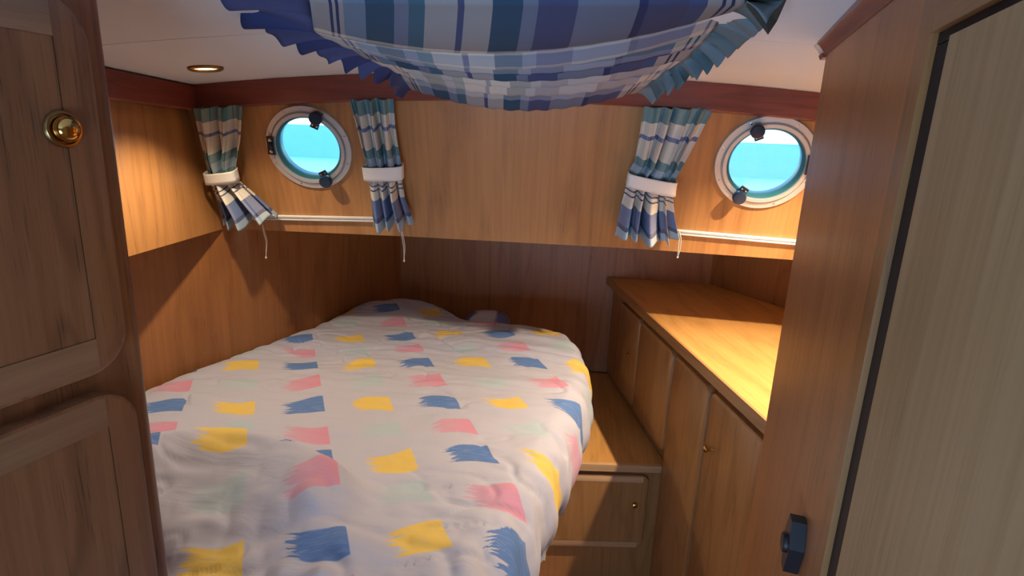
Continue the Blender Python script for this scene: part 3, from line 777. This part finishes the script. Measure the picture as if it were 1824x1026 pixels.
moulding('trim_6', [(-.035, zc_ - .004), (.004, zc_ - .004), (.007, zc_ + .003), (-.035, zc_ + .003)], .0005, .037, MAHOG)

# black door catch on the post
cc = bp(1428, 972); ct = empty('door_catch', cc)
hx = [(-.009, .038), (.009, .038), (.022, .005), (.009, -.038), (-.009, -.038), (-.022, .005)]
prism('housing', [cc + BDIR * a + UZ * b + BN * .0005 for (a, b) in hx], BN * .018, BLK, ct, bevel=.002)
lathe('button', cc, BDIR, UZ, BN, [(.013, .0185), (.013, .0225), (.0118, .024), (.008, .0228), (.0005, .0225)], BLKD, ct, seg=36)
tag(ct, 'black plastic door catch with a round button on the oak post', 'door catch')

# ------------------------------------------------------------------ right-hand locker with counter, lower bench
CA, CB = Vector((.198, 2.927, 0)), Vector((.517, 1.416, 0))
CD = (CB - CA).normalized(); CN = Vector((CD.y, -CD.x, 0))     # CD runs towards the camera
if CN.x > 0: CN = -CN
CT = 1.05; Lc = 2.02
def cp(px, py, off=0.0): return at_plane(px, py, CA + CN * off, CN)
cs = lambda p: (p - CA).dot(CD)
def cpt(s, z, off=0.0): p = CA + CD * s + CN * off; return Vector((p.x, p.y, z))
lk = empty('locker', cpt(.9, 0, -.2))
# carcass: plan polygon
pa = cpt(0.003, 0, -.024); pb = cpt(Lc, 0, -.024)
poly = [Vector((pa.x, 2.925, 0)), Vector((.694, 2.925, 0)), Vector((HR(2.12) - .008, 2.12, 0)), Vector((1.07, 2.08, 0)), Vector((1.07, pb.y + .05, 0)), pb]
prism('carcass', [p + UZ * .0 for p in poly], UZ * (CT - .032), OAKCAB, lk)
poly2 = [cpt(.0, 0, .006), Vector((.694, 2.926, 0)), Vector((HR(2.12) - .008, 2.12, 0)), Vector((1.07, 2.08, 0)), Vector((1.07, pb.y + .05, 0)), cpt(Lc, 0, .006)]
ctp = prism('locker_top', [p + UZ * (CT - .0315) for p in poly2], UZ * .0315, OAKTOP, lk, grain=tuple(CD), bevel=.003)
bmx = box('edge_band', cpt(0, 0), CD, UZ, CN, (.0, Lc), (CT - .034, CT + .003), (.0065, .016), OAKCAB, lk, grain=tuple(CD), bevel=.003)
BZ = .53
def ldoor(sl, sr, zt, zb_, lab, shear=0):
    o = cpt(sl, zb_, -.0235)
    d = front_panel('door', o, CD, UZ, CN, sr - sl, zt - zb_, .030, .034, .045, .045, OAKCAB, OAKCAB, lk, inset=False, lip=.010)
    d['label'] = lab; return d
zt_ = CT - .055
OFF = .0105
e = [cs(cp(1099, 600, OFF)), cs(cp(1137, 600, OFF)), cs(cp(1196, 660, OFF)), cs(cp(1258, 740, OFF))]
ld1 = ldoor(e[0], e[1] - .005, zt_, BZ + .06, 'far locker door above the bench')
ld2 = ldoor(e[1] + .005, e[2] - .008, zt_, BZ + .06, 'second locker door above the bench')
ld3 = ldoor(e[2] + .008, e[3] - .008, zt_, .05, 'tall third locker door')
ld4 = ldoor(e[3] + .008, e[3] + .40, zt_, .05, 'tall nearest locker door')
knob(ld1, cp(1124, 632, OFF), CN, .0095, BRASS); knob(ld4, cp(1265, 800, OFF), CN, .011, BRASS)
tag(lk, 'oak locker with counter top and rounded doors along the right side', 'cabinet')

# bench between the berth and the locker
B0, B1 = at_z(1003, 822, BZ), at_z(1170, 827, BZ)
BD = (B1 - B0).normalized(); BO = Vector((BD.y, -BD.x, 0))      # outward, to the camera
lf = .62
tR = (cs(B1))
bn = empty('bench', Vector((B0.x, B0.y + .2, 0)))
q0 = B0 - BD * .222; q0.z = 0; 
def on_lk(y):                    # a point just clear of the locker face at this y
    s = (CA.y - y) / -CD.y; p = cpt(s, 0, -.023); return Vector((p.x - .0015, y, 0))
q1 = on_lk(B1.y); q2 = on_lk(2.90)
poly = [q0, q1, q2, Vector((q0.x, 2.90, 0))]
prism('carcass', [p + V(0, .012, 0) for p in poly[:2]] + poly[2:], UZ * (BZ - .024), OAKCAB, bn)
prism('bench_top', [Vector((p.x, p.y, BZ - .0235)) for p in poly], UZ * .0235, OAKTOP, bn, grain=(0, 1, 0), bevel=.002)
nz = box('nosing', B0 - BD * .222 + V(0, 0, 0), BD, UZ, BO, (0, (q1 - q0).length - .02), (-.026, .0015), (.0005, .018), OAKEDGE, bn, grain=tuple(BD), bevel=.006, seg=3)
FP = B0 + BO * .006
def dpt(px, py): return at_plane(px, py, FP, BO)
w0, w1 = dpt(1150, 850), dpt(945, 955)
su = lambda p: (p - B0).dot(BD)
zt1 = dpt(1120, 846).z; zb1 = dpt(1090, 975).z; sr = su(dpt(1152, 890)); sl = su(dpt(944, 945))
o = B0 + BD * sl - BO * .0115; o.z = zb1
dd = front_panel('drawer', o, BD, UZ, BO, sr - sl, zt1 - zb1, .030, .022, .022, .030, OAKCAB, OAKCAB, bn, lip=.006, rail_mat=OAKEDGE)
kp = at_plane(1129, 897, B0 + BO * .010, BO); knob(dd, kp, BO, .0105, BRASS)
o = B0 + BD * sl - BO * .0115; o.z = .05
tag(bn, 'low oak bench with a drawer between the bed and the locker', 'bench')

# ------------------------------------------------------------------ berth: base, mattress, pillow, duvet
bed = empty('bed', V(-.7, 1.7, 0))
bpoly = [V(-.90, 2.915, 0), V(-.215, 2.915, 0), V(-.215, 2.45, 0), V(-.215, 2.0, 0), V(-.215, 1.9, 0), V(-.13, 1.4, 0), V(-.24, .70, 0), V(-.50, .645, 0), V(-1.02, .745, 0), V(HL(.95) + .01, .95, 0)]
bpoly[0] = V(HL(2.915) + .012, 2.915, 0)
prism('base', bpoly, UZ * .68, OAKCAB, bed)
mpoly = [V(-.955, 2.78, 0), V(-.76, 2.72, 0), V(-.57, 2.59, 0), V(-.30, 2.46, 0), V(-.06, 2.38, 0), V(-.05, 2.0, 0), V(-.12, 1.4, 0)] + bpoly[6:]
mt = prism('mattress', [p + UZ * .682 for p in mpoly], UZ * .155, LILAC, bed, bevel=.03); mt['label'] = 'mattress in a lilac sheet'
tag(bed, 'built-in berth with a lilac-sheeted mattress under the brush-stroke duvet', 'bed')

def spline(pts, n):
    """Catmull-Rom through pts, n samples evenly spaced by chord length"""
    P = np.array(pts, float); P = np.vstack([2 * P[0] - P[1], P, 2 * P[-1] - P[-2]]); out = []
    for i in range(1, len(P) - 2):
        for t in np.linspace(0, 1, 20, endpoint=False):
            a, b, c, d = P[i - 1], P[i], P[i + 1], P[i + 2]
            out.append(.5 * ((2 * b) + (-a + c) * t + (2 * a - 5 * b + 4 * c - d) * t * t + (-a + 3 * b - 3 * c + d) * t ** 3))
    out.append(P[-2]); out = np.array(out); L = np.concatenate([[0], np.cumsum(np.linalg.norm(np.diff(out, axis=0), axis=1))])
    q = np.linspace(0, L[-1], n); return np.stack([np.interp(q, L, out[:, k]) for k in range(out.shape[1])], 1)
def vnoise(x, y, f, seed):
    """smooth value noise"""
    r = np.random.RandomState(seed); T = r.rand(64, 64)
    x = x * f + 100; y = y * f + 100; xi, yi = np.floor(x).astype(int), np.floor(y).astype(int); fx_, fy_ = x - xi, y - yi
    fx_ = fx_ * fx_ * (3 - 2 * fx_); fy_ = fy_ * fy_ * (3 - 2 * fy_); g = lambda a, b: T[a % 64, b % 64]
    return (g(xi, yi) * (1 - fx_) + g(xi + 1, yi) * fx_) * (1 - fy_) + (g(xi, yi + 1) * (1 - fx_) + g(xi + 1, yi + 1) * fx_) * fy_ - .5
def duvet():
    NS, NTT = 190, 240
    far = spline([(-.90, 2.80), (-.74, 2.745), (-.575, 2.63), (-.45, 2.52), (-.3, 2.50), (-.12, 2.45), (.0, 2.36)], NS)
    near = spline([(-1.38, 1.25), (-1.10, 1.10), (-.92, .985), (-.785, .90), (-.675, .79), (-.48, .665), (-.16, .62)], NS)
    left = spline([(-.90, 2.80), (-1.0, 2.60), (-1.10, 2.33), (-1.19, 2.07), (-1.27, 1.81), (-1.345, 1.54), (-1.38, 1.25)], NTT)
    right = spline([(.0, 2.36), (.068, 2.20), (.095, 2.00), (.07, 1.71), (-.005, 1.35), (-.068, 1.05), (-.105, .85), (-.16, .62)], NTT)
    s = np.linspace(0, 1, NS)[None, :, None]; t = np.linspace(0, 1, NTT)[:, None, None]
    C = (1 - t) * far[None] + t * near[None] + (1 - s) * left[:, None] + s * right[:, None] \
        - ((1 - s) * (1 - t) * far[0] + s * (1 - t) * far[-1] + (1 - s) * t * near[0] + s * t * near[-1])
    x, y = C[:, :, 0], C[:, :, 1]; s2, t2 = s[:, :, 0] + 0 * t[:, :, 0], t[:, :, 0] + 0 * s[:, :, 0]
    wdt = np.linalg.norm(right - left, axis=1)[:, None]; hgt = np.linalg.norm(near - far, axis=1)[None, :]
    dl, dR = s2 * wdt, (1 - s2) * wdt; df, dn = t2 * hgt, (1 - t2) * hgt
    def edge(d, w, drop): q = np.clip(1 - d / w, 0, 1); return -drop * (1 - np.sqrt(np.clip(1 - q * q, 0, 1)))
    z = .905 + edge(dl, .10, .045) + edge(dR, .085, .085) + edge(df, .10, .06) + edge(dn, .08, .05)
    G = lambda cx, cy, sx, sy, a, rot=0: a * np.exp(-(((x - cx) * math.cos(rot) + (y - cy) * math.sin(rot)) / sx) ** 2 - ((-(x - cx) * math.sin(rot) + (y - cy) * math.cos(rot)) / sy) ** 2)
    z += G(-.80, 2.55, .24, .20, .036) + G(-.15, 2.25, .25, .20, .018) + G(-.55, 1.9, .5, .3, .012)
    # bunched swelling at the near left
    yr = np.interp(x, [-1.3, -.99, -.90, -.79, -.68, -.57, -.49, -.42, -.30], [1.12, 1.145, 1.185, 1.205, 1.185, 1.145, 1.10, 1.045, .95])
    dy = y - yr
    prof = np.where(dy > 0, np.exp(-(dy / .065) ** 2), np.exp(-(np.abs(dy) / .17) ** 2.2))
    fade = 1 / (1 + np.exp((x + .46) / .035))
    z += .085 * prof * fade - .03 * fade * np.clip((yr - y) / .3, 0, 1)
    # puffy swellings and creases
    z += .020 * vnoise(x, y, 3.6, 1) + .008 * vnoise(x + .3 * y, y * 1.6, 8.0, 2)
    cr = vnoise(x * .55 + .5 * y, y * 1.5 - .5 * x, 13.0, 4); z -= .011 * np.exp(-(cr / .045) ** 2) * np.clip(vnoise(x, y, 5, 6) * 3 + .5, 0, 1)
    z += .0035 * vnoise(x, y * 2.2, 22, 5)
    near_w = np.clip((1.25 - y) / .5, 0, 1); cr2 = vnoise(x * 1.2 + .7 * y, y - .8 * x, 11.0, 9); z += .028 * near_w * (np.abs(cr2) * 2 - .35)
    cr3 = vnoise(x * .35 + 2 * y, y * 1.1 - .2 * x, 9.0, 14); z += .0075 * (np.abs(cr3) * 2 - .35)
    # vertical gathers near the right-hand edge
    z += .010 * np.sin(y * 62 + 3 * np.sin(y * 9)) * np.clip(1 - dR / .10, 0, 1) ** 1.5
    x = x + .006 * np.sin(y * 40) * np.clip(1 - dR / .03, 0, 1)
    P = np.stack([x, y, z], 2)
    # skirts: sides that hang down from the outline
    def skirt(line, outv, n, drop, bulge, k0=0):
        rows = []
        for k in range(1, n + 1):
            q = k / n; off = bulge * math.sin(math.pi * min(q * 1.2, 1)) - .02 * q
            R = line.copy(); R[:, :2] += outv * off; R[:, 2] -= drop * q; rows.append(R)
        return rows
    def normals(line, sign):
        d = np.gradient(line[:, :2], axis=0); nn = np.stack([d[:, 1], -d[:, 0]], 1); return sign * nn / np.linalg.norm(nn, axis=1)[:, None]
    M = np.array([[.1985, .0775], [.0425, -.145]])              # columns: one cell across, one cell down
    iv = np.linalg.inv(M); p0 = np.array([-.933, 1.808])
    def uvof(xy): q = (xy - p0) @ iv.T; return np.stack([q[..., 0] + .5 + 20, q[..., 1] + .5 + 20], -1)
    UV = uvof(np.stack([C[:, :, 0], C[:, :, 1]], 2))
    # right skirt columns
    ln = P[:, -1].copy(); nv = normals(ln, 1.0)
    if nv[NTT // 2, 0] < 0: nv = -nv
    sk = skirt(ln, nv, 14, .20, .022)
    wav = .010 * np.sin(np.linspace(0, 46, NTT) + 1.5 * np.sin(np.linspace(0, 9, NTT)))
    for k, R in enumerate(sk): R[:, 0] += wav * (k + 1) / 14
    P = np.concatenate([P] + [R[:, None] for R in sk], 1)
    du = uvof(C[:, -1] + nv * .1) - uvof(C[:, -1])
    UV = np.concatenate([UV] + [(uvof(C[:, -1]) + du * (.15 * (k + 1) / 14 * 1.3))[:, None] for k in range(14)], 1)
    # far skirt rows
    ln = P[0].copy(); rows = []
    for k in range(1, 7): R = ln.copy(); R[:, 1] += .012 * math.sin(math.pi * k / 6); R[:, 2] -= .07 * k / 6; rows.append(R[None])
    P = np.concatenate(rows[::-1] + [P], 0); UV = np.concatenate([UV[:1] + np.array([0, -.05 * k]) for k in range(6, 0, -1)] + [UV], 0)
    # near edge turned under
    ln = P[-1].copy()
    for k in range(1, 5):
        R = ln.copy(); R[:, 2] -= .05 * k / 4; R[:, 1] -= .010 * math.sin(math.pi * k / 4); P = np.concatenate([P, R[None]], 0); UV = np.concatenate([UV, UV[-1:] + np.array([0, .04])], 0)
    P[:, :, 2] = np.where(np.arange(P.shape[1])[None, :] < NS, np.maximum(P[:, :, 2], .845), P[:, :, 2])
    d = grid('duvet', P, UV, DUVET, origin=V(-.6, 1.7, .84))
    tag(d, 'white duvet with blue, yellow and pink brush strokes spread over the berth', 'duvet')
duvet()
def pillow():
    c = V(-.42, 2.84, .772); A, B, H = .12, .06, .078; ang = .16
    n, m = 48, 24; v, f = [], []
    ca, sa = math.cos(ang), math.sin(ang); P = []
    for i in range(n):
        for j in range(m):
            a, b = 2 * math.pi * i / n, math.pi * (j / (m - 1) - .5)
            q = lambda w: math.copysign(abs(w) ** .55, w)
            r = math.cos(b) ** .8 if math.cos(b) > 0 else 0
            lx, ly = A * q(math.cos(a)) * r, B * q(math.sin(a)) * r
            lz = H * math.copysign(abs(math.sin(b)) ** .9, math.sin(b))
            v.append(c + V(lx * ca - ly * sa, lx * sa + ly * ca, lz))
    for i in range(n):
        for j in range(m - 1): f.append((i * m + j, ((i + 1) % n) * m + j, ((i + 1) % n) * m + j + 1, i * m + j + 1))
    o = mesh('pillow', v, f, PILLOW, smooth=True)
    tag(o, 'pillow peeking out behind the far edge of the duvet', 'pillow')
pillow()

# ------------------------------------------------------------------ light: overcast sky outside, added fill standing for saloon daylight behind
w = bpy.data.worlds.new('sky'); SC.world = w; w.use_nodes = True; nt = w.node_tree
tc = nt.nodes.new('ShaderNodeTexCoord'); sx = nt.nodes.new('ShaderNodeSeparateXYZ'); nt.links.new(tc.outputs['Generated'], sx.inputs[0])
cr = nt.nodes.new('ShaderNodeValToRGB'); nt.links.new(sx.outputs[2], cr.inputs[0])
cr.color_ramp.elements[0].position = .0; cr.color_ramp.elements[0].color = (.85, .95, 1, 1)
cr.color_ramp.elements[1].position = .5; cr.color_ramp.elements[1].color = (.45, .68, 1, 1)
bg = nt.nodes['Background']; nt.links.new(cr.outputs[0], bg.inputs[0]); bg.inputs[1].default_value = 4.0
def area(name, loc, to, sx_, sy_, e, col, portal=False):
    l = bpy.data.lights.new(name, 'AREA'); l.shape = 'RECTANGLE'; l.size = sx_; l.size_y = sy_; l.energy = e; l.color = col
    if portal: l.cycles.is_portal = True
    o = bpy.data.objects.new(name, l); COL.objects.link(o); o.location = loc
    o.rotation_euler = (Vector(to) - Vector(loc)).to_track_quat('-Z', 'Y').to_euler(); return o
for k, (c, fr, R) in enumerate((P1, P2)):
    area('porthole_portal', c - fr[3] * .045, c, R * 1.3, R * 1.3, 1, (1, 1, 1), True)
area('saloon_fill', V(-.35, -1.15, .85), V(-.30, -.05, 1.85), 1.5, .7, 42, (.46, .69, 1.0))  # low fill added to lift the ceiling, standing for bounced saloon daylight

SC.view_settings.view_transform = 'Standard'; SC.view_settings.look = 'None'; SC.view_settings.gamma = 1; SC.view_settings.use_curve_mapping = False
SC.view_settings.exposure = 0.15
SC.cycles.use_denoising = True
SC.cycles.max_bounces = 8
